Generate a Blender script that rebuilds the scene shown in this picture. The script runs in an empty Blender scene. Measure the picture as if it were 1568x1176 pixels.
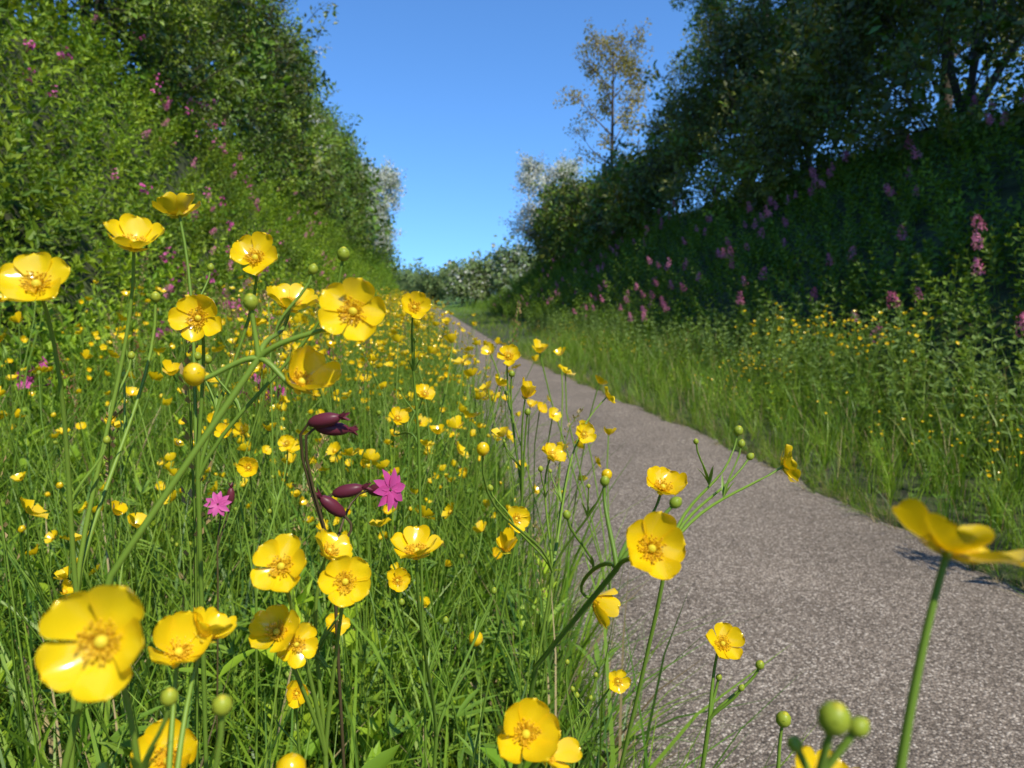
import bpy, math, random
import numpy as np
from mathutils import Vector
random.seed(7); np.random.seed(3); rng=np.random.default_rng(11)
sc=bpy.context.scene
def nrm(v):
    v=np.asarray(v,float); return v/(np.linalg.norm(v,axis=-1,keepdims=True)+1e-9)
# ------------------------------------------------------------------ materials
MATS={}
def newmat(name):
    m=bpy.data.materials.new(name); m.use_nodes=True; nt=m.node_tree; nt.nodes.clear()
    MATS[name]=m; return m,nt,nt.nodes,nt.links
def leafmat(name,c1,c2,trans=.35,rough=.5,tmul=(1.5,1.35,.8),spec=.35,coat=0.0,noise=None):
    m,nt,N,L=newmat(name)
    out=N.new('ShaderNodeOutputMaterial')
    at=N.new('ShaderNodeAttribute'); at.attribute_name='rnd'
    cr=N.new('ShaderNodeValToRGB'); e=cr.color_ramp.elements
    e[0].color=(*c1,1); e[1].color=(*c2,1)
    L.new(at.outputs['Fac'],cr.inputs[0]); src=cr.outputs[0]
    if noise:
        tc=N.new('ShaderNodeTexCoord'); no=N.new('ShaderNodeTexNoise'); no.inputs['Scale'].default_value=noise[0]; no.inputs['Detail'].default_value=1
        L.new(tc.outputs['Object'],no.inputs['Vector'])
        mr=N.new('ShaderNodeMapRange'); mr.inputs[1].default_value=.35; mr.inputs[2].default_value=.65; mr.inputs[3].default_value=noise[1]; mr.inputs[4].default_value=noise[2]
        L.new(no.outputs['Fac'],mr.inputs[0])
        vm=N.new('ShaderNodeVectorMath'); vm.operation='SCALE'
        L.new(src,vm.inputs[0]); L.new(mr.outputs[0],vm.inputs['Scale']); src=vm.outputs[0]
    pb=N.new('ShaderNodeBsdfPrincipled'); pb.inputs['Roughness'].default_value=rough; pb.inputs['Specular IOR Level'].default_value=spec
    if coat: pb.inputs['Coat Weight'].default_value=coat; pb.inputs['Coat Roughness'].default_value=.12
    L.new(src,pb.inputs['Base Color'])
    if trans>0:
        tr=N.new('ShaderNodeBsdfTranslucent'); v2=N.new('ShaderNodeVectorMath'); v2.operation='MULTIPLY'; v2.inputs[1].default_value=tmul
        L.new(src,v2.inputs[0]); L.new(v2.outputs[0],tr.inputs['Color'])
        mx=N.new('ShaderNodeMixShader'); mx.inputs[0].default_value=trans
        L.new(pb.outputs[0],mx.inputs[1]); L.new(tr.outputs[0],mx.inputs[2]); L.new(mx.outputs[0],out.inputs[0])
    else: L.new(pb.outputs[0],out.inputs[0])
    return m
leafmat('grass_blade',(.09,.21,.014),(.28,.42,.035),.35,.42)
leafmat('grass_dark',(.04,.105,.015),(.13,.24,.03),.25,.42)
leafmat('herb_leaf',(.12,.25,.016),(.36,.50,.03),.3,.5,noise=(.9,.6,1.2))
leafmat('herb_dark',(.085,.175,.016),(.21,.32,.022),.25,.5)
leafmat('nettle_leaf',(.12,.2,.05),(.25,.36,.09),.3,.55)
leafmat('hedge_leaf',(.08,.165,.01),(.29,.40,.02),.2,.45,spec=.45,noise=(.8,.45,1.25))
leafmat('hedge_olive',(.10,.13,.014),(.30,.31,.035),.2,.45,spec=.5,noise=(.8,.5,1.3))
leafmat('ash_leaf',(.22,.21,.04),(.46,.36,.09),.3,.5)
leafmat('far_leaf',(.11,.17,.045),(.24,.30,.09),.0,.6)
leafmat('blossom',(.6,.6,.48),(.82,.82,.72),.3,.6,tmul=(1,1,1))
leafmat('stem',(.13,.24,.025),(.24,.37,.045),.15,.45)
leafmat('stem_dark',(.09,.06,.03),(.14,.12,.035),.1,.5)
leafmat('petal_yellow',(.94,.64,.005),(.98,.72,.010),.3,.22,tmul=(1.03,.97,.5),spec=.6,coat=.5)
leafmat('stamen',(.92,.58,.02),(.95,.66,.04),.25,.5,tmul=(1,1,1))
leafmat('carpel',(.72,.62,.03),(.8,.68,.05),.2,.5)
leafmat('sepal',(.55,.55,.03),(.65,.6,.05),.3,.5)
leafmat('bud_green',(.26,.36,.03),(.40,.46,.04),.2,.4)
leafmat('bark',(.07,.05,.035),(.13,.1,.07),.0,.8)
leafmat('pink',(.62,.07,.32),(.82,.18,.48),.35,.5,tmul=(1.1,1,1))
leafmat('pink_dusty',(.58,.14,.28),(.8,.3,.46),.3,.6,tmul=(1.1,1,1))
leafmat('calyx',(.12,.018,.035),(.19,.04,.055),.1,.4)
leafmat('seed',(.3,.2,.08),(.45,.34,.13),.2,.6)
leafmat('sorrel',(.32,.13,.06),(.38,.25,.1),.2,.6)
leafmat('dry',(.30,.22,.11),(.5,.4,.2),.2,.6)
# ------------------------------------------------------------------ template builder
class TB:
    def __init__(s): s.v=[];s.f=[];s.m=[];s.sm=[]
    def face(s,idx,mat,smooth=False): s.f.append(tuple(idx)); s.m.append(mat); s.sm.append(smooth)
    def add(s,p): s.v.append(tuple(p)); return len(s.v)-1
    def leaf(s,p,d,n,L,W,mat,fold=.18,droop=0.):
        p=np.array(p,float); d=nrm(d); n=nrm(n-np.dot(n,d)*d); r=np.cross(d,n)
        B=s.add(p); M=s.add(p+d*L*.5-n*L*.02); T=s.add(p+d*L-n*L*droop)
        l=s.add(p+d*L*.42+r*W*.5+n*W*fold); q=s.add(p+d*L*.42-r*W*.5+n*W*fold)
        s.face((B,M,T,l),mat); s.face((B,q,T,M),mat)
    def leaf6(s,p,d,n,L,W,mat,fold=.18,droop=.15):
        p=np.array(p,float); d=nrm(d); n=nrm(n-np.dot(n,d)*d); r=np.cross(d,n)
        ts=[0,.22,.5,.78,1.]; ws=[.05,.85,1.,.6,.0]
        c=[];a=[];b=[]
        for t,w in zip(ts,ws):
            q=p+d*L*t-n*L*droop*t*t
            c.append(s.add(q)); a.append(s.add(q+r*W*.5*w+n*W*fold*w)); b.append(s.add(q-r*W*.5*w+n*W*fold*w))
        for i in range(4):
            s.face((c[i],c[i+1],a[i+1],a[i]),mat,True); s.face((b[i],b[i+1],c[i+1],c[i]),mat,True)
    def quadleaf(s,p,d,n,L,W,mat):
        p=np.array(p,float); d=nrm(d); n=nrm(n-np.dot(n,d)*d); r=np.cross(d,n)
        s.face((s.add(p),s.add(p+d*L*.5+r*W*.5+n*W*.15),s.add(p+d*L),s.add(p+d*L*.5-r*W*.5+n*W*.15)),mat)
    def blade(s,p,az,h,w,bend,segs,mat):
        p=np.array(p,float); o=np.array([math.cos(az),math.sin(az),0]); r=np.array([-math.sin(az),math.cos(az),0])
        tw=random.uniform(-.9,.9); r=nrm(r*math.cos(tw)+o*math.sin(tw))
        prev=None
        for i in range(segs+1):
            t=i/segs; q=p+np.array([0,0,h*(t-.35*bend*t*t*t)])+o*h*bend*t*t
            ww=w*(1-t**2.2)*.5+1e-4
            a=s.add(q-r*ww); b=s.add(q+r*ww)
            if prev: s.face((prev[0],prev[1],b,a),mat,True)
            prev=(a,b)
    def tube(s,pts,rad,sides,mat):
        pts=[np.array(p,float) for p in pts]; n=len(pts); rings=[]
        ref=np.array([.31,.22,.1])
        for i in range(n):
            t=nrm(pts[min(i+1,n-1)]-pts[max(i-1,0)])
            a=nrm(np.cross(t,ref) if abs(np.dot(t,nrm(ref)))<.95 else np.cross(t,[1,0,-1])); b=np.cross(t,a)
            r=rad if np.isscalar(rad) else rad[i]
            rings.append([s.add(pts[i]+r*(math.cos(2*math.pi*k/sides)*a+math.sin(2*math.pi*k/sides)*b)) for k in range(sides)])
        for i in range(n-1):
            for k in range(sides):
                k2=(k+1)%sides; s.face((rings[i][k],rings[i][k2],rings[i+1][k2],rings[i+1][k]),mat,True)
    def ell(s,c,ax,r,l,mat,seg=6,rings=4):
        c=np.array(c,float); ax=nrm(ax); a=nrm(np.cross(ax,[.3,.5,.81] if abs(ax[2])<.8 else [1,.1,0])); b=np.cross(ax,a)
        R=[]
        for j in range(rings+1):
            th=math.pi*j/rings; rr=r*max(math.sin(th),.02)
            q=c-ax*l*.5*math.cos(th)
            R.append([s.add(q+rr*(math.cos(2*math.pi*k/seg)*a+math.sin(2*math.pi*k/seg)*b)) for k in range(seg)])
        for j in range(rings):
            for k in range(seg):
                k2=(k+1)%seg; s.face((R[j][k],R[j][k2],R[j+1][k2],R[j+1][k]),mat,True)
    def arr(s):
        return dict(V=np.array(s.v,float),loops=np.array([i for f in s.f for i in f],np.int64),tot=np.array([len(f) for f in s.f],np.int64),m=list(s.m),sm=np.array(s.sm,bool))
def basis(up,spin):
    z=nrm(up); ref=np.tile(np.array([0,0,1.]),(len(z),1)); ref[np.abs(z[:,2])>.9]=[1,0,0]
    x=nrm(np.cross(ref,z)); y=np.cross(z,x); c=np.cos(spin)[:,None]; s_=np.sin(spin)[:,None]
    return np.stack([x*c+y*s_,-x*s_+y*c,z],axis=2)
def scatter(T,pos,up,scale,rnd=None):
    M=len(pos); spin=rng.uniform(0,6.28,M)
    if rnd is None: rnd=rng.uniform(0,1,M)
    R=basis(up,spin); V=T['V'][None]*np.asarray(scale).reshape(M,1,1)
    W=np.einsum('mij,mnj->mni',R,V)+pos[:,None,:]; n=len(T['V'])
    lo=(T['loops'][None]+n*np.arange(M)[:,None]).ravel()
    return dict(V=W.reshape(-1,3),loops=lo,tot=np.tile(T['tot'],M),m=(T['m'],M),sm=np.tile(T['sm'],M),rnd=np.repeat(rnd,n))
def single(tb,rnd=None):
    a=tb.arr(); a['m']=(a['m'],1); n=len(a['V'])
    a['rnd']=np.full(n,random.random() if rnd is None else rnd); return a
def build(name,parts):
    parts=[p for p in parts if len(p['V'])]
    names=[]
    for p in parts:
        for k in dict.fromkeys(p['m'][0]):
            if k not in names: names.append(k)
    V=[];Lp=[];Tt=[];Mi=[];S=[];R=[];o=0
    for p in parts:
        V.append(p['V']);Lp.append(p['loops']+o);Tt.append(p['tot']);S.append(p['sm']);R.append(p['rnd'])
        Mi.append(np.tile(np.array([names.index(k) for k in p['m'][0]],np.int32),p['m'][1])); o+=len(p['V'])
    V=np.concatenate(V);Lp=np.concatenate(Lp);Tt=np.concatenate(Tt);Mi=np.concatenate(Mi);S=np.concatenate(S);R=np.concatenate(R)
    me=bpy.data.meshes.new(name); me.vertices.add(len(V)); me.vertices.foreach_set('co',V.astype(np.float32).ravel())
    me.loops.add(len(Lp)); me.loops.foreach_set('vertex_index',Lp.astype(np.int32))
    me.polygons.add(len(Tt)); st=np.concatenate([[0],np.cumsum(Tt)[:-1]])
    me.polygons.foreach_set('loop_start',st.astype(np.int32)); me.polygons.foreach_set('loop_total',Tt.astype(np.int32))
    for k in names: me.materials.append(MATS[k])
    me.polygons.foreach_set('material_index',Mi); me.polygons.foreach_set('use_smooth',S)
    at=me.attributes.new('rnd','FLOAT','POINT'); at.data.foreach_set('value',R.astype(np.float32))
    me.update(calc_edges=True)
    ob=bpy.data.objects.new(name,me); sc.collection.objects.link(ob)
    return ob
# ------------------------------------------------------------------ terrain
def shift(y): return -3.0*np.clip((np.asarray(y,float)-58)/40,0,3)**2
XS=[-40,-12,-5.5,-3.6,-2.1,-1.5,-.2,.2,2.1,3.3,3.9,6,8,14,40]
ZS=[4.8,4.6,4.3,3.5,.6,.22,.04,0,0,.08,.35,2.5,3.6,4.2,4.4]
def H(x,y):
    x=np.asarray(x,float);y=np.asarray(y,float)
    u=x-shift(y)
    fl=1-.93*np.clip((y-66)/34,0,1); fr=1-.9*np.clip((y-36)/20,0,1)
    z=np.interp(u,XS,ZS)*np.where(u>1,fr,fl)
    bump=(np.sin(x*1.7+y*.9)*np.sin(y*1.3-x*.6)+.5*np.sin(x*3.9-y*2.7))*.09
    z=z+bump*np.clip(z*1.2,0,1)
    far=np.clip((y-120)/260,0,1); z=z+ (far*far*(3-2*far))*(9+3*np.sin(x*.012))
    return z
def HN(x,y):
    e=.15; gx=(H(x+e,y)-H(x-e,y))/(2*e); gy=(H(x,y+e)-H(x,y-e))/(2*e)
    return nrm(np.stack([-gx,-gy,np.ones_like(gx)],1))
def Redge(y):
    y=np.asarray(y,float); return np.interp(y,[-50,5,7,12,18,200],[2.02,2.02,1.88,1.64,1.58,1.58])+shift(y)+.025*np.sin(y*5.1)+.02*np.sin(y*11.7+1)
def Ledge(y):
    y=np.asarray(y,float); return np.interp(y,[-50,5,8,17,200],[.3,.36,.2,.0,-.05])+shift(y)+.02*np.sin(y*4.3)
def gridmesh(X,Y,Z,mat):
    ny,nx=X.shape; V=np.stack([X,Y,Z],-1).reshape(-1,3)
    i=np.arange(ny-1)[:,None]*nx+np.arange(nx-1)[None]
    F=np.stack([i,i+1,i+1+nx,i+nx],-1).reshape(-1,4)
    return dict(V=V,loops=F.ravel(),tot=np.full(len(F),4),m=([mat],len(F)),sm=np.ones(len(F),bool),rnd=np.zeros(len(V)))
m,nt,N,L=newmat('ground_soil')
out=N.new('ShaderNodeOutputMaterial'); pb=N.new('ShaderNodeBsdfPrincipled'); pb.inputs['Roughness'].default_value=.95
tc=N.new('ShaderNodeTexCoord'); n1=N.new('ShaderNodeTexNoise'); n1.inputs['Scale'].default_value=9; n1.inputs['Detail'].default_value=8
L.new(tc.outputs['Object'],n1.inputs['Vector'])
cr=N.new('ShaderNodeValToRGB'); e=cr.color_ramp.elements; e[0].position=.35;e[0].color=(.03,.03,.014,1); e[1].position=.68;e[1].color=(.08,.11,.028,1)
L.new(n1.outputs['Fac'],cr.inputs[0])
gr=N.new('ShaderNodeMixRGB'); gr.inputs[2].default_value=(.12,.22,.035,1)
sp=N.new('ShaderNodeSeparateXYZ'); L.new(tc.outputs['Object'],sp.inputs[0])
mr=N.new('ShaderNodeMapRange'); mr.inputs[1].default_value=30; mr.inputs[2].default_value=80; L.new(sp.outputs['Y'],mr.inputs[0])
L.new(mr.outputs[0],gr.inputs[0]); L.new(cr.outputs[0],gr.inputs[1]); L.new(gr.outputs[0],pb.inputs['Base Color'])
bp=N.new('ShaderNodeBump'); bp.inputs['Distance'].default_value=.04; L.new(n1.outputs['Fac'],bp.inputs['Height']); L.new(bp.outputs[0],pb.inputs['Normal'])
L.new(pb.outputs[0],out.inputs[0])
xs=np.concatenate([[-900,-500,-250,-120,-70,-40,-25,-16,-11,-8],np.arange(-6.6,9,.15),[10,12,14,18,26,40,70,120,250,500,900]])
ys=np.concatenate([[-60,-30,-18],np.arange(-12,40,.3),np.arange(40,125,1.2),[130,145,165,190,220,260,310,380,460,600,900,1500]])
X,Y=np.meshgrid(xs,ys); build('ground',[gridmesh(X,Y,H(X,Y),'ground_soil')])
m,nt,N,L=newmat('path_surface')
out=N.new('ShaderNodeOutputMaterial'); pb=N.new('ShaderNodeBsdfPrincipled'); pb.inputs['Roughness'].default_value=.85; pb.inputs['Specular IOR Level'].default_value=.3
tc=N.new('ShaderNodeTexCoord')
vo=N.new('ShaderNodeTexVoronoi'); vo.inputs['Scale'].default_value=165; L.new(tc.outputs['Object'],vo.inputs['Vector'])
hs=N.new('ShaderNodeSeparateColor'); L.new(vo.outputs['Color'],hs.inputs[0])
cr=N.new('ShaderNodeValToRGB'); e=cr.color_ramp.elements; e[0].color=(.14,.11,.085,1); e[1].color=(.78,.67,.55,1)
for p,c in ((.35,(.28,.222,.17,1)),(.72,(.385,.312,.245,1)),(.9,(.56,.47,.375,1))):
    q=e.new(p); q.color=c
L.new(hs.outputs[0],cr.inputs[0])
gap=N.new('ShaderNodeMapRange'); gap.inputs[1].default_value=.25; gap.inputs[2].default_value=.7; gap.inputs[3].default_value=1.0; gap.inputs[4].default_value=.42; L.new(vo.outputs['Distance'],gap.inputs[0])
nn=N.new('ShaderNodeTexNoise'); nn.inputs['Scale'].default_value=1.3; nn.inputs['Detail'].default_value=7; nn.inputs['Roughness'].default_value=.7; L.new(tc.outputs['Object'],nn.inputs['Vector'])
mr=N.new('ShaderNodeMapRange'); mr.inputs[1].default_value=.3; mr.inputs[2].default_value=.7; mr.inputs[3].default_value=.76; mr.inputs[4].default_value=1.14; L.new(nn.outputs['Fac'],mr.inputs[0])
mu=N.new('ShaderNodeMath'); mu.operation='MULTIPLY'; L.new(gap.outputs[0],mu.inputs[0]); L.new(mr.outputs[0],mu.inputs[1])
vm=N.new('ShaderNodeVectorMath'); vm.operation='SCALE'; L.new(cr.outputs[0],vm.inputs[0]); L.new(mu.outputs[0],vm.inputs['Scale'])
L.new(vm.outputs[0],pb.inputs['Base Color'])
bp=N.new('ShaderNodeBump'); bp.inputs['Distance'].default_value=.004; bp.inputs['Strength'].default_value=.8; bp.invert=True
L.new(vo.outputs['Distance'],bp.inputs['Height']); L.new(bp.outputs[0],pb.inputs['Normal']); L.new(pb.outputs[0],out.inputs[0])
yy=np.concatenate([np.arange(-12,30,.08),np.arange(30,118,.5)]); tt=np.linspace(0,1,9)
Y,T_=np.meshgrid(yy,tt,indexing='ij'); Lx=Ledge(yy)[:,None]; Rx=Redge(yy)[:,None]; X=Lx+(Rx-Lx)*T_
Z=H(X,Y)+.008+.02*(1-(2*T_-1)**2); build('path',[gridmesh(X,Y,Z,'path_surface')])
# ------------------------------------------------------------------ plant templates
def mk_clump(nb,hmin,hmax,w,mat,rad=.06,seg=4,bend=(.1,.75),dry=.06):
    t=TB()
    for i in range(nb):
        a=random.uniform(0,6.28); r=rad*random.random()
        t.blade((r*math.cos(a),r*math.sin(a),-.02),a+random.uniform(-.9,.9),random.uniform(hmin,hmax),w*random.uniform(.5,1.35),random.uniform(*bend),seg,'dry' if random.random()<dry else mat)
    return t.arr()
GR=[mk_clump(11,.3,.75,.008,'grass_blade') for _ in range(4)]+[mk_clump(11,.3,.7,.008,'grass_dark') for _ in range(3)]
GRF=[mk_clump(12,.3,.75,.018,'grass_blade',rad=.15,seg=3) for _ in range(3)]
DRY=[mk_clump(9,.2,.5,.006,'grass_blade',seg=3,bend=(.5,1.4),dry=.6) for _ in range(3)]
def mk_sprig(h,pairs,L,W,mat,updir=.5):
    t=TB(); lean=np.array([random.uniform(-.15,.15),random.uniform(-.15,.15),1.])
    P=[lean*h*k/4 +np.array([random.uniform(-.01,.01),random.uniform(-.01,.01),0]) for k in range(5)]
    t.tube(P,[.003,.0027,.0023,.0018,.001],3,'stem')
    for i in range(pairs):
        f=(i+1.2)/(pairs+.2); p=lean*h*f; a=i*math.pi/2+random.uniform(-.4,.4); s_=L*(1.15-.6*f)*random.uniform(.8,1.15)
        for k in (0,math.pi):
            d=np.array([math.cos(a+k),math.sin(a+k),updir*random.uniform(.2,1.2)+.5*f])
            t.leaf(p,d,np.array([random.uniform(-.3,.3),random.uniform(-.3,.3),1]),s_,s_*W,mat)
    d=nrm(lean+.01)
    for k in range(3):
        a=k*2.1; t.leaf(lean*h,np.array([math.cos(a)*.6,math.sin(a)*.6,1]),np.array([math.cos(a),math.sin(a),.3]),L*.45,L*.45*W,mat)
    return t.arr()
HERB=[mk_sprig(random.uniform(.3,.45),random.randint(6,8),random.uniform(.075,.115),random.uniform(.32,.6),'herb_leaf') for _ in range(6)]+[mk_sprig(.4,7,.08,.3,'herb_dark')]
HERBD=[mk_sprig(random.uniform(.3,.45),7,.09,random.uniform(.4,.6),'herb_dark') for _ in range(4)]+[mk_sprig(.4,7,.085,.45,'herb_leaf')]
NET=[mk_sprig(random.uniform(.5,.65),8,.09,.55,'nettle_leaf',.1) for _ in range(4)]
def mk_twig(n,L,W,mat,ln=.45,woody=True,bl=0.):
    t=TB()
    if woody: t.tube([(0,0,0),(.02,.01,ln*.5),(0,.03,ln)],[.006,.004,.001],3,'bark')
    for i in range(n):
        f=random.uniform(.05,1.); a=random.uniform(0,6.28); r=random.uniform(0,.14)*(1.1-f*.5)
        p=np.array([r*math.cos(a),r*math.sin(a),ln*f]); d=np.array([math.cos(a),math.sin(a),random.uniform(-.3,1.2)])
        mt='blossom' if random.random()<bl else mat
        s_=L*random.uniform(.65,1.25)
        t.quadleaf(p,d,np.array([random.gauss(0,.6),random.gauss(0,.6),1]),s_,s_*W,mt)
    return t.arr()
TW=[mk_twig(22,.08,.6,'hedge_leaf') for _ in range(4)]
TWO=[mk_twig(22,.075,.55,'hedge_olive') for _ in range(4)]
TWB=[mk_twig(24,.06,.75,'hedge_leaf',bl=.7) for _ in range(3)]
TWA=[mk_twig(15,.075,.6,'ash_leaf',ln=.38) for _ in range(3)]
TWF=[mk_twig(20,.08,.7,'far_leaf') for _ in range(3)]
TWFB=[mk_twig(20,.08,.7,'far_leaf',bl=.12) for _ in range(3)]
# ---- buttercup flower
def petal_grid(t,c,R,D,k,cup,nu,nv,seedang,mat='petal_yellow'):
    L_=D*.5; Wm=L_*random.uniform(.41,.475); a=2*math.pi*k/5+seedang+random.uniform(-.07,.07); ca,sa=math.cos(a),math.sin(a)
    cupk=cup*random.uniform(.6,1.4); sc_=random.uniform(.9,1.08); ph=random.uniform(0,6); tw=random.uniform(-.2,.3); notch=random.uniform(0,.07)
    idx=[]
    for j in range(nv+1):
        q=j/nv; tt=.10+.9*(1-(1-q)**1.5)
        w=Wm*min(1,(tt/.66))**1.0*math.sqrt(max(0.,1-(max(0,tt-.62)/.38)**2.2))
        w=max(w,.0002) ; row=[]
        for i in range(nu+1):
            u=-1+2*i/nu
            rr=L_*sc_*(tt*(1-.22*cupk)-.05*u*u*tt-notch*max(0,1-abs(u)*2.5)*tt**6); ww=w*u
            zz=L_*(cupk*tt**1.6+ .30*u*u*tt*(w/Wm)) + u*w*tw + L_*.04*math.sin(ph+u*4+tt*6)*tt
            p=np.array([rr*ca-ww*sa,rr*sa+ww*ca,zz]); row.append(t.add(c+R@p))
        idx.append(row)
    for j in range(nv):
        for i in range(nu): t.face((idx[j][i],idx[j][i+1],idx[j+1][i+1],idx[j+1][i]),mat,True)
def flower(t,c,face,D,cup=.45,hi=True):
    c=np.array(c,float); R=basis(np.array([face],float),np.array([random.uniform(0,6)]))[0]; ax=R[:,2]
    s0=random.uniform(0,6)
    for k in range(5): petal_grid(t,c,R,D,k,cup,6 if hi else 2,9 if hi else 3,s0)
    if hi:
        t.ell(c+ax*D*.06,ax,D*.06,D*.13,'carpel',10,6)
        for i in range(60):
            a=i*2.399; r0=D*.05; r1=D*random.uniform(.08,.19); h=D*random.uniform(.07,.15)
            o=R@np.array([math.cos(a),math.sin(a),0]); b=c+o*r0+ax*D*.02; e_=c+o*r1+ax*h
            t.tube([b,e_],D*.005,3,'stamen'); t.ell(e_,o*.5+ax,D*.014,D*.045,'stamen',4,3)
        for k in range(5):
            a=2*math.pi*(k+.5)/5+s0; o=R@np.array([math.cos(a),math.sin(a),.05]); t.leaf6(c-ax*D*.015,o,-ax,D*.24,D*.13,'sepal')
        t.ell(c-ax*D*.02,ax,D*.045,D*.08,'bud_green',6,4)
    else:
        t.ell(c+ax*D*.08,ax,D*.12,D*.12,'stamen',5,3)
def bud(t,c,ax,r,kind='g',hi=True):
    c=np.array(c,float); ax=nrm(np.array(ax,float)); mt={'g':'bud_green','y':'petal_yellow'}[kind]
    if kind=='g': r*=.78
    t.ell(c,ax,r,r*2.2,mt,10 if hi else 5,6 if hi else 3)
    a_=nrm(np.cross(ax,[.2,.9,.1])); b_=np.cross(ax,a_)
    if hi and kind=='g': t.ell(c+ax*r*.75,ax,r*.5,r*.9,'sepal',8,4)
    for k in range(5):
        o=a_*math.cos(k*1.257)+b_*math.sin(k*1.257)
        t.leaf6(c-ax*r*.95+o*r*.3,ax+o*.75,-o,r*1.6,r*1.0,'sepal' if kind=='y' else 'bud_green',.1,-.25)
def hermite(p0,t0,p1,t1,n):
    p0,t0,p1,t1=[np.array(q,float) for q in (p0,t0,p1,t1)]; o=[]
    for i in range(n+1):
        s=i/n; o.append((2*s**3-3*s*s+1)*p0+(s**3-2*s*s+s)*t0+(-2*s**3+3*s*s)*p1+(s**3-s*s)*t1)
    return o
def lobeleaf(t,p,d,s):
    for k in range(3):
        a=(k-1)*.55; dd=np.array([d[0]*math.cos(a)-d[1]*math.sin(a),d[0]*math.sin(a)+d[1]*math.cos(a),d[2]])
        t.leaf6(p,dd,np.array([0,0,1.]),s*random.uniform(.8,1.1),s*.11,'stem',.2,.2)
def mk_bfield(nf):
    t=TB(); top=.62
    root=np.zeros(3); node=np.array([random.uniform(-.05,.05),random.uniform(-.05,.05),top*.55])
    t.tube(hermite(root,(0,0,.3),node,(0,0,.2),3),.0016,3,'stem')
    for i in range(nf):
        a=random.uniform(0,6.28); r=random.uniform(.03,.14); p=np.array([r*math.cos(a),r*math.sin(a),top*random.uniform(.8,1.12)])
        fc=nrm(np.array([random.gauss(.25,.45),random.gauss(-.4,.4),.8]))
        t.tube(hermite(node,(0,0,.15),p,fc*.1,4),.0011,3,'stem')
        if random.random()<.8: flower(t,p,fc,random.uniform(.023,.031),random.uniform(.3,.9),False)
        else: bud(t,p,fc,.0045,random.choice('gy'),False)
    for i in range(3):
        a=random.uniform(0,6.28); lobeleaf(t,node*random.uniform(.3,1),np.array([math.cos(a),math.sin(a),.4]),.07)
    return t.arr()
BF=[mk_bfield(random.choice([2,2,3,4])) for _ in range(10)]
def mk_pinkhead(mat,spire):
    t=TB(); h=random.uniform(.5,.65); t.tube([(0,0,0),(.01,.01,h*.5),(0,.02,h)],[.003,.0025,.0015],3,'stem')
    for i in range(5):
        a=i*1.7
        for k in (0,math.pi): t.leaf((0,0,h*(.15+.14*i)),np.array([math.cos(a+k),math.sin(a+k),.6]),np.array([0,0,1.]),.07,.028,'herb_leaf')
    n=64 if spire else 8
    for i in range(n):
        if spire:
            f=random.random(); r=.048*math.sqrt(max(.05,1-(f*1.3-.3)**2))*random.random()**.4; z=h-.08+f*random.uniform(.11,.15)
        else: r=random.uniform(.01,.06); z=h+random.uniform(-.05,.04)
        a=random.uniform(0,6.28); p=np.array([r*math.cos(a),r*math.sin(a),z]); ax=nrm(np.array([math.cos(a),math.sin(a),random.uniform(-.2,1)]))
        L_=.012 if spire else .014
        u=nrm(np.cross(ax,[.2,.3,.9]+np.random.rand(3)*.3)); w=np.cross(ax,u)
        for k in range(3 if spire else 5):
            b=k*6.283/(3 if spire else 5); t.quadleaf(p,u*math.cos(b)+w*math.sin(b)+ax*.15,ax,L_,L_*.85,mat)
        if not spire: t.tube([(0,0,h-.05),p-ax*.008],.001,3,'calyx'); t.ell(p-ax*.008,ax,.0035,.014,'calyx',4,3)
    return t.arr()
VAL=[mk_pinkhead('pink_dusty',True) for _ in range(4)]; CAM=[mk_pinkhead('pink',False) for _ in range(4)]
def mk_seed(mat,droop,n=60,ln=.16):
    t=TB(); h=.75; tip=np.array([droop*.1,0,h+ln-droop*.06])
    P=hermite((0,0,0),(0,0,h),tip,(droop*.3,0,.25-droop*.4),8); t.tube(P,[.0014]*5+[.0012,.001,.0008,.0005],3,'stem')
    for i in range(n):
        f=random.random(); s=f*2.2+5.7; k=int(s); q=P[k]+(P[min(k+1,8)]-P[k])*(s-k); a=random.uniform(0,6.28)
        r=.010*(1-.6*f)*random.random()
        p=q+np.array([r*math.cos(a),r*math.sin(a),0]); t.quadleaf(p,np.array([math.cos(a)*.5,math.sin(a)*.5,1]),np.array([math.cos(a),math.sin(a),0]),.006,.004,mat)
    return t.arr()
SEED=[mk_seed('seed',d) for d in (.2,.9,.6)]; SOR=[mk_seed('sorrel',.1,70,.16) for _ in range(2)]
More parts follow.
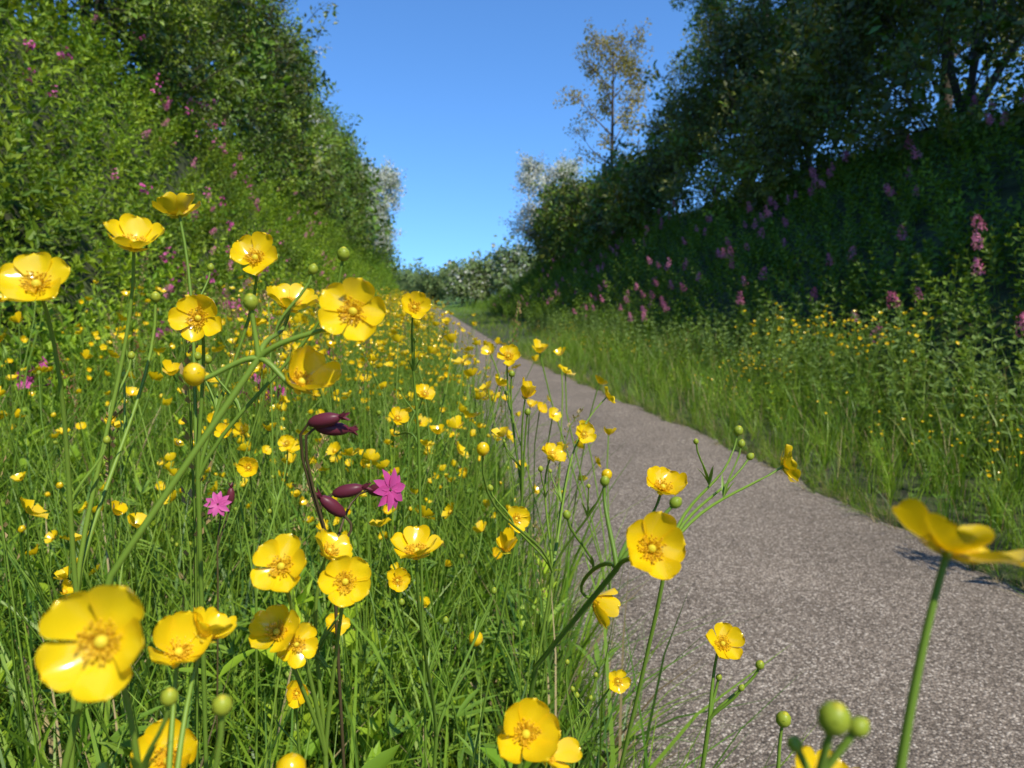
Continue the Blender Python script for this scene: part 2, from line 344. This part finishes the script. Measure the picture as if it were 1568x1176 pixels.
# ------------------------------------------------------------------ scatter helpers
def ptsxy(n,x0,x1,y0,y1,power=1.):
    y=y0+(y1-y0)*rng.uniform(0,1,n)**power; x=rng.uniform(x0,x1,n)+shift(y); return x,y
def groundpos(x,y,dz=0): return np.stack([x,y,H(x,y)+dz],1)
def upj(n,j,base=None):
    b=np.tile([0,0,1.],(n,1)) if base is None else base
    return nrm(b+rng.normal(0,j,(n,3)))
def multi(Ts,pos,up,scale,rnd=None):
    which=rng.integers(0,len(Ts),len(pos)); return [scatter(Ts[i],pos[which==i],up[which==i],scale[which==i],None if rnd is None else rnd[which==i]) for i in range(len(Ts)) if (which==i).any()]
def strip(Ts,n,x0,x1,y0,y1,s0,s1,j=.12,away=0,nmix=0.,power=1.,clump=False):
    if clump: # uneven drifts instead of an even spread
        x,y=ptsxy(n*3,x0,x1,y0,y1,power); k=np.sin(x*2.3+y*.7+1)+np.sin(y*1.9-x*1.1)+rng.normal(0,.5,len(x)); o=np.argsort(-k)[:n]; x=x[o];y=y[o]
    else: x,y=ptsxy(n,x0,x1,y0,y1,power)
    if away: kk=(x*x+y*y)>away*away; x=x[kk];y=y[kk]
    n=len(x); base=np.tile([0,0,1.],(n,1))
    if nmix: base=base*(1-nmix)+HN(x,y)*nmix
    return multi(Ts,groundpos(x,y),upj(n,j,base),rng.uniform(s0,s1,n))
P=[]
P+=strip(GR,1800,-1.75,.30,.3,4.,.7,1.05,.16,.45)
P+=strip(GR,240,-1.7,.1,-1.,.4,.6,.9,.12,.5)
P+=strip(GR,1700,-1.7,.32,4,14,.7,1.1,.16)
P+=strip(GRF,1200,-1.7,.12,14,60,.7,1.05,.14)
P+=strip(HERB,600,-1.7,.15,.6,5,.7,1.15,.2,.62)
P+=strip(HERB,360,-1.7,.1,5,14,.8,1.3,.2)
x,y=ptsxy(500,.2,.36,.9,14); x=Ledge(y)+rng.uniform(-.12,.04,len(y)); P+=multi(GR,groundpos(x,y),upj(len(x),.3,np.tile([.25,0,1.],(len(x),1))),rng.uniform(.3,.6,len(x)))
build('meadow_grass',P)
P=[]
x,y=ptsxy(2400,0,1,1,14); f=rng.uniform(0,1,len(y)); x=Redge(y)+f*(3.5-Redge(y))
P+=multi(GR[:5],groundpos(x,y),upj(len(x),.18),(.22+.55*np.sqrt(f))*rng.uniform(.7,1.3,len(x)))
x,y=ptsxy(1800,0,1,14,80); f=rng.uniform(0,1,len(y)); x=Redge(y)+f*(1.9+np.clip((y-30)/12,0,3))
P+=multi(GRF,groundpos(x,y),upj(len(x),.18),(.15+.25*np.sqrt(f))*rng.uniform(.8,1.2,len(x)))
x,y=ptsxy(800,0,1,.5,14); x=Redge(y)+rng.uniform(-.02,.12,len(y))
P+=multi(GR,groundpos(x,y),upj(len(x),.35,np.tile([-.3,0,1.],(len(x),1))),rng.uniform(.12,.28,len(x)))
x,y=ptsxy(700,0,1,.8,14); x=Redge(y)+rng.uniform(-.05,.16,len(y))
P+=multi(DRY,groundpos(x,y),upj(len(x),.35,np.tile([-.4,0,1.],(len(x),1))),rng.uniform(.12,.35,len(x)))
P+=strip(HERB,300,2.4,3.3,1.5,14,.4,.8,.2)
build('verge_grass',P)
P=strip(HERB,3700,-3.9,-1.5,-1,15,.7,1.35,.25,0,.45)+strip(HERB,2600,-3.9,-1.4,15,36,1.0,1.6,.25,0,.45)+strip(HERB,1200,-3.9,-1.4,36,85,1.7,2.4,.2,0,.4)
build('bank_undergrowth',P)
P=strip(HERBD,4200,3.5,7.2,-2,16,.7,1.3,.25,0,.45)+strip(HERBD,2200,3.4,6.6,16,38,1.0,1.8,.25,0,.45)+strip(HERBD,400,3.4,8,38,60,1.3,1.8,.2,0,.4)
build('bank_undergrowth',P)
P=strip(NET,520,2.9,3.9,1.0,9,.75,1.15,.1)+strip(NET,300,2.8,3.7,9,20,.7,1.1,.1)
build('nettle_patch',P)
build('red_campion_patch',strip(CAM,100,-3.6,-1.5,2,14,.9,1.2,.2,0,.5,1.,True)+strip(VAL,110,-3.7,-1.6,3,26,.6,.95,.2,0,.5,1.,True)+strip(CAM,12,-1.5,-.4,1.2,6,.9,1.15,.12))
build('red_valerian_patch',strip(VAL,190,3.9,6.5,2,30,.75,1.2,.2,0,.3,1.,True)+strip(VAL,26,3.6,4.6,4,14,.9,1.25,.2,0,.3)+strip(VAL,34,3.4,4.2,10,38,.75,1.1,.15,0,.3))
x=np.array([2.24,2.34,2.3]);y=np.array([1.62,1.72,1.5]); build('red_valerian',multi(VAL,groundpos(x,y),upj(3,.05),np.array([1.9,1.7,1.5])))
P=strip(BF,120,-1.5,-.5,1.0,4.5,.85,1.32,.10)+strip(BF,330,-.6,.22,1.0,5,.9,1.35,.10)+strip(BF,620,-.9,.15,4.5,14,1.0,1.4,.10)+strip(BF,150,-1.5,-.7,4.5,14,1.0,1.4,.10)+strip(BF,760,-.9,.1,14,45,1.1,1.6,.1)
P+=strip(BF,120,2.15,2.9,2,8,.45,.8,.15,0,0,1.,True)+strip(BF,50,2.75,3.3,4.2,6.2,1.05,1.3,.12)+strip(BF,50,1.95,2.8,8,16,.5,.8,.12)
build('buttercup_patch',P)
build('seeding_grass_patch',strip(SEED,110,-1.4,.2,.8,6,.8,1.15,.1,.6)+strip(SOR,34,-1.4,.1,1.3,7,.9,1.15,.1,.6)+strip(SEED,10,-.55,-.22,.5,.9,.95,1.1,.08,.4)+strip(SEED,60,2.3,3.2,2,9,.5,.7,.1))
# ------------------------------------------------------------------ hedges
def blobcloud(blobs,n,Ts,scale,camx=None,stick=.12):
    blobs=np.array(blobs,float); w=blobs[:,3]*blobs[:,5]; b=rng.choice(len(blobs),n,p=w/w.sum()); B=blobs[b]
    d=nrm(rng.normal(0,1,(n,3)))
    if camx is not None:
        flip=(d[:,0]*camx<-.35); d[flip,0]*=-1
        d[:,1]=np.where(rng.uniform(0,1,n)<.6,-np.abs(d[:,1]),d[:,1])
    d[:,2]=np.where(d[:,2]<-.5,-d[:,2],d[:,2])
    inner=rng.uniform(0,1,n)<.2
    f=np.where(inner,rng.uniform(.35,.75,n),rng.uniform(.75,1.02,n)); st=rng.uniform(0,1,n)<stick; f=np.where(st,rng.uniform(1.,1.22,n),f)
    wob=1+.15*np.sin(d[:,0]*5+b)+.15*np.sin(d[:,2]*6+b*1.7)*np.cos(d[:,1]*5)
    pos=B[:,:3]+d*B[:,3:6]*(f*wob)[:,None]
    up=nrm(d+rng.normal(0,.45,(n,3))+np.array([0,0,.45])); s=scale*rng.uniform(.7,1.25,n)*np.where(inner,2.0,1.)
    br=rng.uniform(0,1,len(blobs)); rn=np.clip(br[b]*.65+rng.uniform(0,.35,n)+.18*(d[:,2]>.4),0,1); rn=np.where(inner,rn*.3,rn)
    return multi(Ts,pos,up,s,rn)
def hedge_blobs(side,y0,y1,rows,step,hfun):
    o=[];y=y0
    while y<y1:
        for (x,z,r) in rows:
            k=hfun(y); q=r*random.uniform(.7,1.3); sh=float(shift(y))
            o.append((side*(x+random.uniform(-.35,.3))+sh,y+random.uniform(-.5,.5),z*k+random.uniform(-.3,.3),q,q*1.05,q*random.uniform(.8,1.15)))
        y+=step*random.uniform(.8,1.2)
    return o
hl=lambda y: (1+.06*math.sin(y*.8)+.05*math.sin(y*.37+1))*(1-.75*max(0,min(1,(y-60)/30)))
rowsL=[(4.3,4.1,1.0),(4.5,5.4,1.15),(4.75,6.9,1.2)]
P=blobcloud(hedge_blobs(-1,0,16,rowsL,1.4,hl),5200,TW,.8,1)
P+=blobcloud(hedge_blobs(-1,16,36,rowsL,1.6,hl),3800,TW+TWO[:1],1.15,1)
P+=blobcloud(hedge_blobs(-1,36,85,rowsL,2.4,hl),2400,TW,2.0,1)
def trunks(side,y0,y1,x,h,n):
    t=TB()
    for i in range(n):
        yy_=random.uniform(y0,y1); xx=side*(x+random.uniform(-.4,.4)); b=np.array([xx,yy_,float(H(xx,yy_))-.1])
        for k in range(2):
            e_=b+np.array([random.uniform(-.9,.9),random.uniform(-.9,.9),h*random.uniform(.7,1.)]); t.tube(hermite(b,(0,0,h*.6),e_,(random.uniform(-1,1),random.uniform(-1,1),h*.5),6),[.07,.06,.05,.04,.03,.02,.01],5,'bark')
    return single(t,.4)
P.append(trunks(-1,0,40,4.6,3.6,24))
build('hedge',P)
hr=lambda y: (1+.07*math.sin(y*.7+2)+.05*math.sin(y*.41))
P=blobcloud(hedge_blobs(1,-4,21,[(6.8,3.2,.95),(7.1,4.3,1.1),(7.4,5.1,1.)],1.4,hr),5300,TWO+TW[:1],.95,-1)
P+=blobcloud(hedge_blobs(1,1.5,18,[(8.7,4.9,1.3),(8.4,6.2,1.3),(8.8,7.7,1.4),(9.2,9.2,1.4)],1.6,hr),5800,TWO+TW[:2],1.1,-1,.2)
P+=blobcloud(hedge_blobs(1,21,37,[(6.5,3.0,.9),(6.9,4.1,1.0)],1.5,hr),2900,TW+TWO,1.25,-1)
P.append(trunks(1,-4,36,7.1,2.8,24))
build('hedge',P)
# ------------------------------------------------------------------ trees
def tree(name,base,Ht,rad,Ts,nlimb,ntw,ts,lean=(0,0),zlow=.3,tr=.12,barkr=.4,jit=.13):
    t=TB(); b=np.array([base[0],base[1],float(H(base[0],base[1]))-.15]); top=b+np.array([lean[0],lean[1],Ht*.92])
    tk=hermite(b,(0,0,Ht),top,(lean[0],lean[1],Ht*.5),8); t.tube(tk,[tr*(1-.11*i) for i in range(9)],7,'bark')
    tp=[];td=[]
    for i in range(nlimb):
        f=zlow+(1-zlow)*(i+.5)/nlimb; k=f*8; k0=min(int(k),7); p=tk[k0]+(tk[k0+1]-tk[k0])*(k-k0)
        a=i*2.4+random.uniform(-.5,.5); ln=rad*(1.05-.55*max(0,f-.45)/.55)*random.uniform(.7,1.15)
        d=np.array([math.cos(a),math.sin(a),.55+.7*f]); e_=p+nrm(d)*ln
        l=hermite(p,d*ln*.6,e_,np.array([d[0]*.5,d[1]*.5,1.])*ln*.6,5); r0=tr*.42*(1.1-f*.6); t.tube(l,[r0*(1-.16*q) for q in range(6)],5,'bark')
        for s_ in range(5):
            j=random.randint(2,5); q=l[j]; dd=nrm(np.array([random.gauss(d[0],.8),random.gauss(d[1],.8),random.uniform(.0,1.3)])); l2=ln*random.uniform(.25,.5)
            e2=q+dd*l2; sb=hermite(q,dd*l2,e2,(dd+np.array([0,0,.3]))*l2*.6,3); t.tube(sb,[r0*.4,r0*.3,r0*.18,r0*.08],4,'bark')
            for z in range(3): tp.append(sb[z+1]); td.append(dd)
        tp.append(e_); td.append(nrm(d))
    tp=np.array(tp);td=np.array(td); n=ntw; w=rng.integers(0,len(tp),n)
    pos=tp[w]+rng.normal(0,jit*rad**.5,(n,3)); up=nrm(td[w]+rng.normal(0,.55,(n,3)))
    return build(name,[single(t,barkr)]+multi(Ts,pos,up,ts*rng.uniform(.7,1.3,n)))
tree('sycamore_tree',(8.9,18.6),8.6,2.6,TW,18,1500,1.15,(-.7,.2),.12,.12)
tree('sycamore_tree',(8.8,12.),7.6,2.5,TWO,16,1000,1.1,(-.3,0),.15,.12)
tree('ash_tree',(6.75,26.5),7.3,1.5,TWA,15,330,1.35,(0,0),.30,.10,.4,.05)
tree('hawthorn_tree',(6.2,34.5),4.0,1.6,TWB,14,620,1.5,(-.3,0),.12,.09)
tree('hawthorn_tree',(-3.4,46),4.9,1.8,TWB,15,820,1.8,(.7,0),.12,.09)
tree('hawthorn_tree',(-4.3,22),4.3,1.3,TWB[:1]+TW,12,380,1.2,(.2,0),.15,.09)
for (x_,y_,h_,r_,T3) in ((5.2,72,2.9,1.9,TWFB),(7.0,74,3.8,2.1,TWF),(1.6,92,3.2,2.2,TWF),(9.5,70,4.2,2.4,TWF),(4.6,86,3.5,2.2,TWF),(8,62,3.8,1.9,TWFB),(12,64,4.4,2.4,TWF),(-1.5,104,3.6,2.4,TWF)):
    P=blobcloud([(x_+random.uniform(-.5,.5)*r_,y_+random.uniform(-.5,.5)*r_,float(H(x_,y_))+h_*f,r_*.62,r_*.62,h_*.3) for f in (.25,.35,.45,.6,.72)],400,T3,2.3,None,.2)
    t=TB(); b=np.array([x_,y_,float(H(x_,y_))-.1])
    for k in range(5): t.tube(hermite(b,(0,0,1),b+np.array([random.uniform(-1,1),random.uniform(-1,1),h_*.8]),(0,0,1),4),[.08,.06,.05,.03,.02],5,'bark')
    build('hawthorn_bush',P+[single(t)])
bl=[]
for i in range(70):
    x_=random.uniform(-90,110); bl.append((x_,random.uniform(200,215),float(H(x_,207))+1.,4,2,1.7))
build('distant_hedgerow',blobcloud(bl,1500,TWF,7,None,.1))
# ------------------------------------------------------------------ foreground buttercups
CAMF=(.05,-.80,.55); SUNF=(.35,-.6,.72); UPF=(.1,-.25,.95)
def plant(root,node,items,mid=None,rad=.0012,extra=True):
    t=TB(); node=np.array(node,float); rt=np.array([root[0],root[1],float(H(root[0],root[1]))-.01])
    dirn=node-(np.array(mid,float) if mid is not None else rt)
    if mid is not None:
        mid=np.array(mid,float); l1=hermite(rt,(0,0,.5),mid,nrm(node-rt)*.35,8); l2=hermite(mid,nrm(node-mid)*.15,node,nrm(node-mid)*.1,6); L1=l1+l2[1:]
    else: L1=hermite(rt,(0,0,.6),node,nrm(dirn+np.array([0,0,.3]))*.3,12)
    t.tube(L1,rad*1.1,7,'stem')
    for k in range(3):
        q=L1[random.randint(2,7)]; a=random.uniform(0,6.28); lobeleaf(t,q,np.array([math.cos(a),math.sin(a),.9]),random.uniform(.025,.045))
    for it in items:
        kind,p=it[0],np.array(it[1],float); f=nrm(np.array(it[2],float)); D=it[3]
        L_=np.linalg.norm(p-node); st=p-f*D*.04
        s=hermite(node,nrm((p-node)+np.array([0,0,.6*L_]))*L_*.9,st,f*L_*.7+np.array([0,0,L_*.25]),10)
        t.tube(s,[rad*(1-.35*i/10) for i in range(11)],7,'stem')
        if kind=='f': flower(t,p,f,D*1.07,random.uniform(.28,.5))
        elif kind=='c': flower(t,p,f,D*1.07,.75)
        elif kind=='h': flower(t,p,f,D,1.25)
        elif kind=='g': bud(t,p,f,D*.5,'g')
        elif kind=='y': bud(t,p,f,D*.5,'y')
        if extra and L_>.05 and random.random()<.8:
            q=s[random.randint(3,6)]; a=random.uniform(0,6.28); lobeleaf(t,q,np.array([math.cos(a)*.5,math.sin(a)*.5,1.]),random.uniform(.012,.022))
            b=q+np.array([math.cos(a)*.018,math.sin(a)*.012,.03]); t.tube(hermite(q,(0,0,.03),b,(0,0,.03),5),rad*.55,5,'stem'); bud(t,b,(math.cos(a)*.3,math.sin(a)*.2,1),random.uniform(.002,.0034),'g')
    return build('buttercup',[single(t)])
D=.028
plant((-.26,.42),(-.165,.36,.86),[('f',(-.149,.312,1.004),(.1,-.8,.6),D),('f',(-.131,.363,1.023),(.2,-.45,.85),D),('g',(-.143,.423,1.0),UPF,.007)])
plant((-.17,.52),(-.125,.42,.90),[('f',(-.136,.447,1.046),(-.25,.1,.95),D),('f',(-.089,.418,1.020),CAMF,D),('f',(-.114,.398,.989),(.05,-.95,.2),.027),('g',(-.042,.413,1.023),UPF,.009)])
plant((-.34,.36),(-.067,.313,.975),[('f',(-.064,.372,.995),(.3,-.35,.85),.027),('f',(-.027,.296,.994),(.05,-.95,.25),.028),('c',(-.050,.306,.965),(.6,-.5,.6),.027),('g',(-.069,.312,.998),(0,-.3,1),.008),('y',(-.092,.311,.969),UPF,.009)],mid=(-.1265,.306,.8885),rad=.0013)
plant((.0,.70),(-.005,.64,.87),[('f',(-.007,.608,.991),(.2,-.9,.5),.027),('f',(-.029,.799,.869),SUNF,.025),('f',(.0,.799,.895),SUNF,.025)])
plant((-.12,.25),(-.082,.215,.80),[('f',(-.078,.182,.917),(.12,-.9,.42),.027),('c',(-.090,.269,.871),(.3,-.5,.8),.025),('c',(-.081,.272,.876),(.5,-.1,.85),.019),('g',(-.055,.196,.891),UPF,.007)])
plant((-.06,.45),(-.052,.36,.77),[('f',(-.060,.308,.888),CAMF,.026),('f',(-.036,.324,.874),(.15,-.85,.5),.025),('f',(-.046,.346,.880),(.5,-.2,.8),.023),('f',(-.066,.325,.8515),(-.1,-.7,.7),.025),('f',(-.059,.327,.845),(.5,-.8,.3),.02)])
plant((-.05,.55),(.005,.45,.72),[('f',(-.005,.3705,.869),(.0,-.15,1),.029),('h',(.053,.48,.83),UPF,.019),('y',(.039,.571,.726),UPF,.012),('f',(-.024,.585,.772),(.3,-.8,.4),.022)])
plant((-.02,.47),(.084,.31,.880),[('f',(.087,.272,.902),(.05,-.88,.5),.0275),('f',(.133,.397,.892),(.1,-.45,.85),.027),('c',(.089,.376,.838),(.5,-.2,-.3),.024),('g',(.083,.33,.915),UPF,.006),('g',(.112,.315,.908),(.8,0,.6),.007)],mid=(.055,.3566,.812),rad=.0012)
plant((.03,.50),(.125,.36,.87),[('f',(.216,.418,.898),(.95,-.15,.3),.026),('g',(.21,.471,.9105),UPF,.0085),('g',(.20,.43,.902),(.6,0,.6),.006)],rad=.001)
plant((.06,.22),(.1065,.147,.885),[('f',(.1185,.151,.942),(.42,.12,.88),.0285)],rad=.0012,extra=False)
plant((.10,.44),(.169,.406,.745),[('f',(.177,.410,.791),(.1,-.7,.65),.025),('g',(.2,.406,.7785),UPF,.007),('g',(.186,.40,.768),(.5,0,1),.005),('g',(.176,.41,.77),UPF,.005)])
plant((.13,.40),(.188,.356,.735),[('g',(.19,.356,.774),UPF,.0105)])
plant((-.02,.75),(.095,.71,.80),[('f',(.085,.743,.94),CAMF,.025),('h',(.095,.687,.9055),(.2,-.2,1),.022),('g',(.086,.72,.925),UPF,.008),('g',(.099,.70,.89),UPF,.008)])
plant((.02,.70),(.11,.62,.76),[('f',(.159,.725,.862),(.3,-.8,.4),.024),('f',(.196,.775,.893),(.9,-.1,.5),.024),('f',(.110,.629,.861),(.4,-.5,.7),.027),('y',(.146,.574,.8575),UPF,.009),('y',(.039,.49,.8985),UPF,.009),('f',(.072,.579,.822),(.3,-.8,.2),.024)])
plant((.02,.33),(.025,.28,.76),[('c',(.036,.260,.836),(.1,-.7,.6),.0275),('c',(.044,.262,.826),(.7,-.4,.5),.02)])
plant((.10,.68),(.14,.66,.56),[('f',(.177,.646,.640),(.2,-.85,.4),.024),('g',(.16,.66,.64),UPF,.006),('g',(.13,.65,.66),UPF,.006)])
plant((-.2,.78),(-.17,.74,.70),[('c',(-.165,.71,.84),(.1,-.9,.3),.023),('f',(-.166,.911,.823),CAMF,.023),('c',(-.19,.73,.87),CAMF,.02)])
plant((-.1,.6),(-.10,.56,.62),[('c',(-.097,.535,.708),(.2,-.8,.4),.021),('f',(-.075,.60,.73),SUNF,.022)])
plant((-.12,.32),(-.1,.29,.75),[('c',(-.094,.265,.832),(.1,-.6,.7),.026)])
plant((-.06,.31),(-.05,.275,.74),[('y',(-.052,.27,.822),UPF,.012)])
plant((.08,.22),(.085,.17,.80),[('c',(.104,.176,.866),(.1,-.4,.9),.022),('g',(.076,.1235,.921),UPF,.0078),('g',(.084,.128,.916),(.7,0,.5),.005),('g',(.072,.130,.912),(-.5,0,.5),.004)])
def campion(root,pts_):
    t=TB(); rt=np.array([root[0],root[1],float(H(*root))])
    node=np.mean([p[1] for p in pts_],axis=0)+np.array([-.01,0,-.06])
    t.tube(hermite(rt,(0,0,.6),node,(0,0,.2),10),.0010,6,'stem_dark')
    for kind,p,ax in pts_:
        p=np.array(p,float);ax=nrm(np.array(ax,float)); b=p-ax*.014
        t.tube(hermite(node,(0,0,.05),b,ax*.05,6),.0008,6,'stem_dark'); t.ell(p-ax*.005,ax,.0042,.019,'calyx',8,6)
        u=nrm(np.cross(ax,[.2,.3,.9])); w=np.cross(ax,u)
        if kind=='o':
            for k in range(5):
                a=k*1.2566; o=u*math.cos(a)+w*math.sin(a); s_=np.cross(ax,o)
                for q in (-1,1): t.leaf6(p+ax*.004+o*.001,o+s_*.30*q+ax*random.uniform(0,.35),ax,.0125,.0062,'pink',.15,.2)
        else:
            for k in range(5):
                a=k*1.2566; o=u*math.cos(a)+w*math.sin(a); t.leaf6(p+ax*.001,ax+o*.3,-o,.009,.003,'calyx')
    for z in (.35,.6,.8):
        q=rt+(node-rt)*z; a=random.uniform(0,3)
        for k in (0,math.pi): t.leaf6(q,np.array([math.cos(a+k),math.sin(a+k),.7]),np.array([0,0,1.]),.05,.017,'herb_leaf')
    build('red_campion',[single(t)])
campion((-.05,.52),[('o',(-.024,.445,.884),(.75,-.6,.15)),('b',(-.049,.404,.935),(.9,-.2,.2)),('b',(-.045,.41,.928),(.95,.1,-.1)),('b',(-.056,.42,.885),(-.6,-.2,.6)),('b',(-.04,.43,.889),(.9,-.1,.2))])
campion((-.25,.8),[('o',(-.2075,.76,.792),(.1,-.9,.3)),('b',(-.2,.78,.80),(.1,0,1))])
# ------------------------------------------------------------------ light, sky, camera
EL=math.radians(50); AZX,AZY=.45,-.893
w=bpy.data.worlds.new('World'); sc.world=w; w.use_nodes=True; nt=w.node_tree; bg=nt.nodes['Background']
sk=nt.nodes.new('ShaderNodeTexSky'); sk.sky_type='NISHITA'; sk.sun_disc=False; sk.sun_elevation=EL; sk.sun_rotation=math.atan2(AZX,AZY)
sk.air_density=1.0; sk.dust_density=.0; sk.ozone_density=2.0; sk.altitude=0
tcw=nt.nodes.new('ShaderNodeTexCoord'); ad=nt.nodes.new('ShaderNodeVectorMath'); ad.operation='ADD'; ad.inputs[1].default_value=(0,0,.13)
nt.links.new(tcw.outputs['Generated'],ad.inputs[0]); nt.links.new(ad.outputs[0],sk.inputs['Vector'])
tn=nt.nodes.new('ShaderNodeVectorMath'); tn.operation='MULTIPLY'; tn.inputs[1].default_value=(.72,1.17,1.62)
nt.links.new(sk.outputs[0],tn.inputs[0]); nt.links.new(tn.outputs[0],bg.inputs[0]); bg.inputs[1].default_value=.15
sd=bpy.data.lights.new('sun','SUN'); sd.energy=5.0; sd.angle=math.radians(.5); sd.color=(1,.94,.80)
so=bpy.data.objects.new('sun',sd); sc.collection.objects.link(so)
v=Vector((AZX*math.cos(EL),AZY*math.cos(EL),math.sin(EL))); so.rotation_euler=v.to_track_quat('Z','Y').to_euler(); so.location=(5,-5,12)
cd=bpy.data.cameras.new('camera'); co=bpy.data.objects.new('camera',cd); sc.collection.objects.link(co); sc.camera=co
cd.sensor_width=36; cd.lens=26.08; cd.clip_start=.01; cd.clip_end=4000
co.location=(0,0,1.0); co.rotation_euler=(math.radians(90-6.68),0,math.radians(-6.83))
cd.dof.use_dof=True; cd.dof.focus_distance=.5; cd.dof.aperture_fstop=16
sc.view_settings.view_transform='Standard'; sc.view_settings.look='None'; sc.view_settings.exposure=0
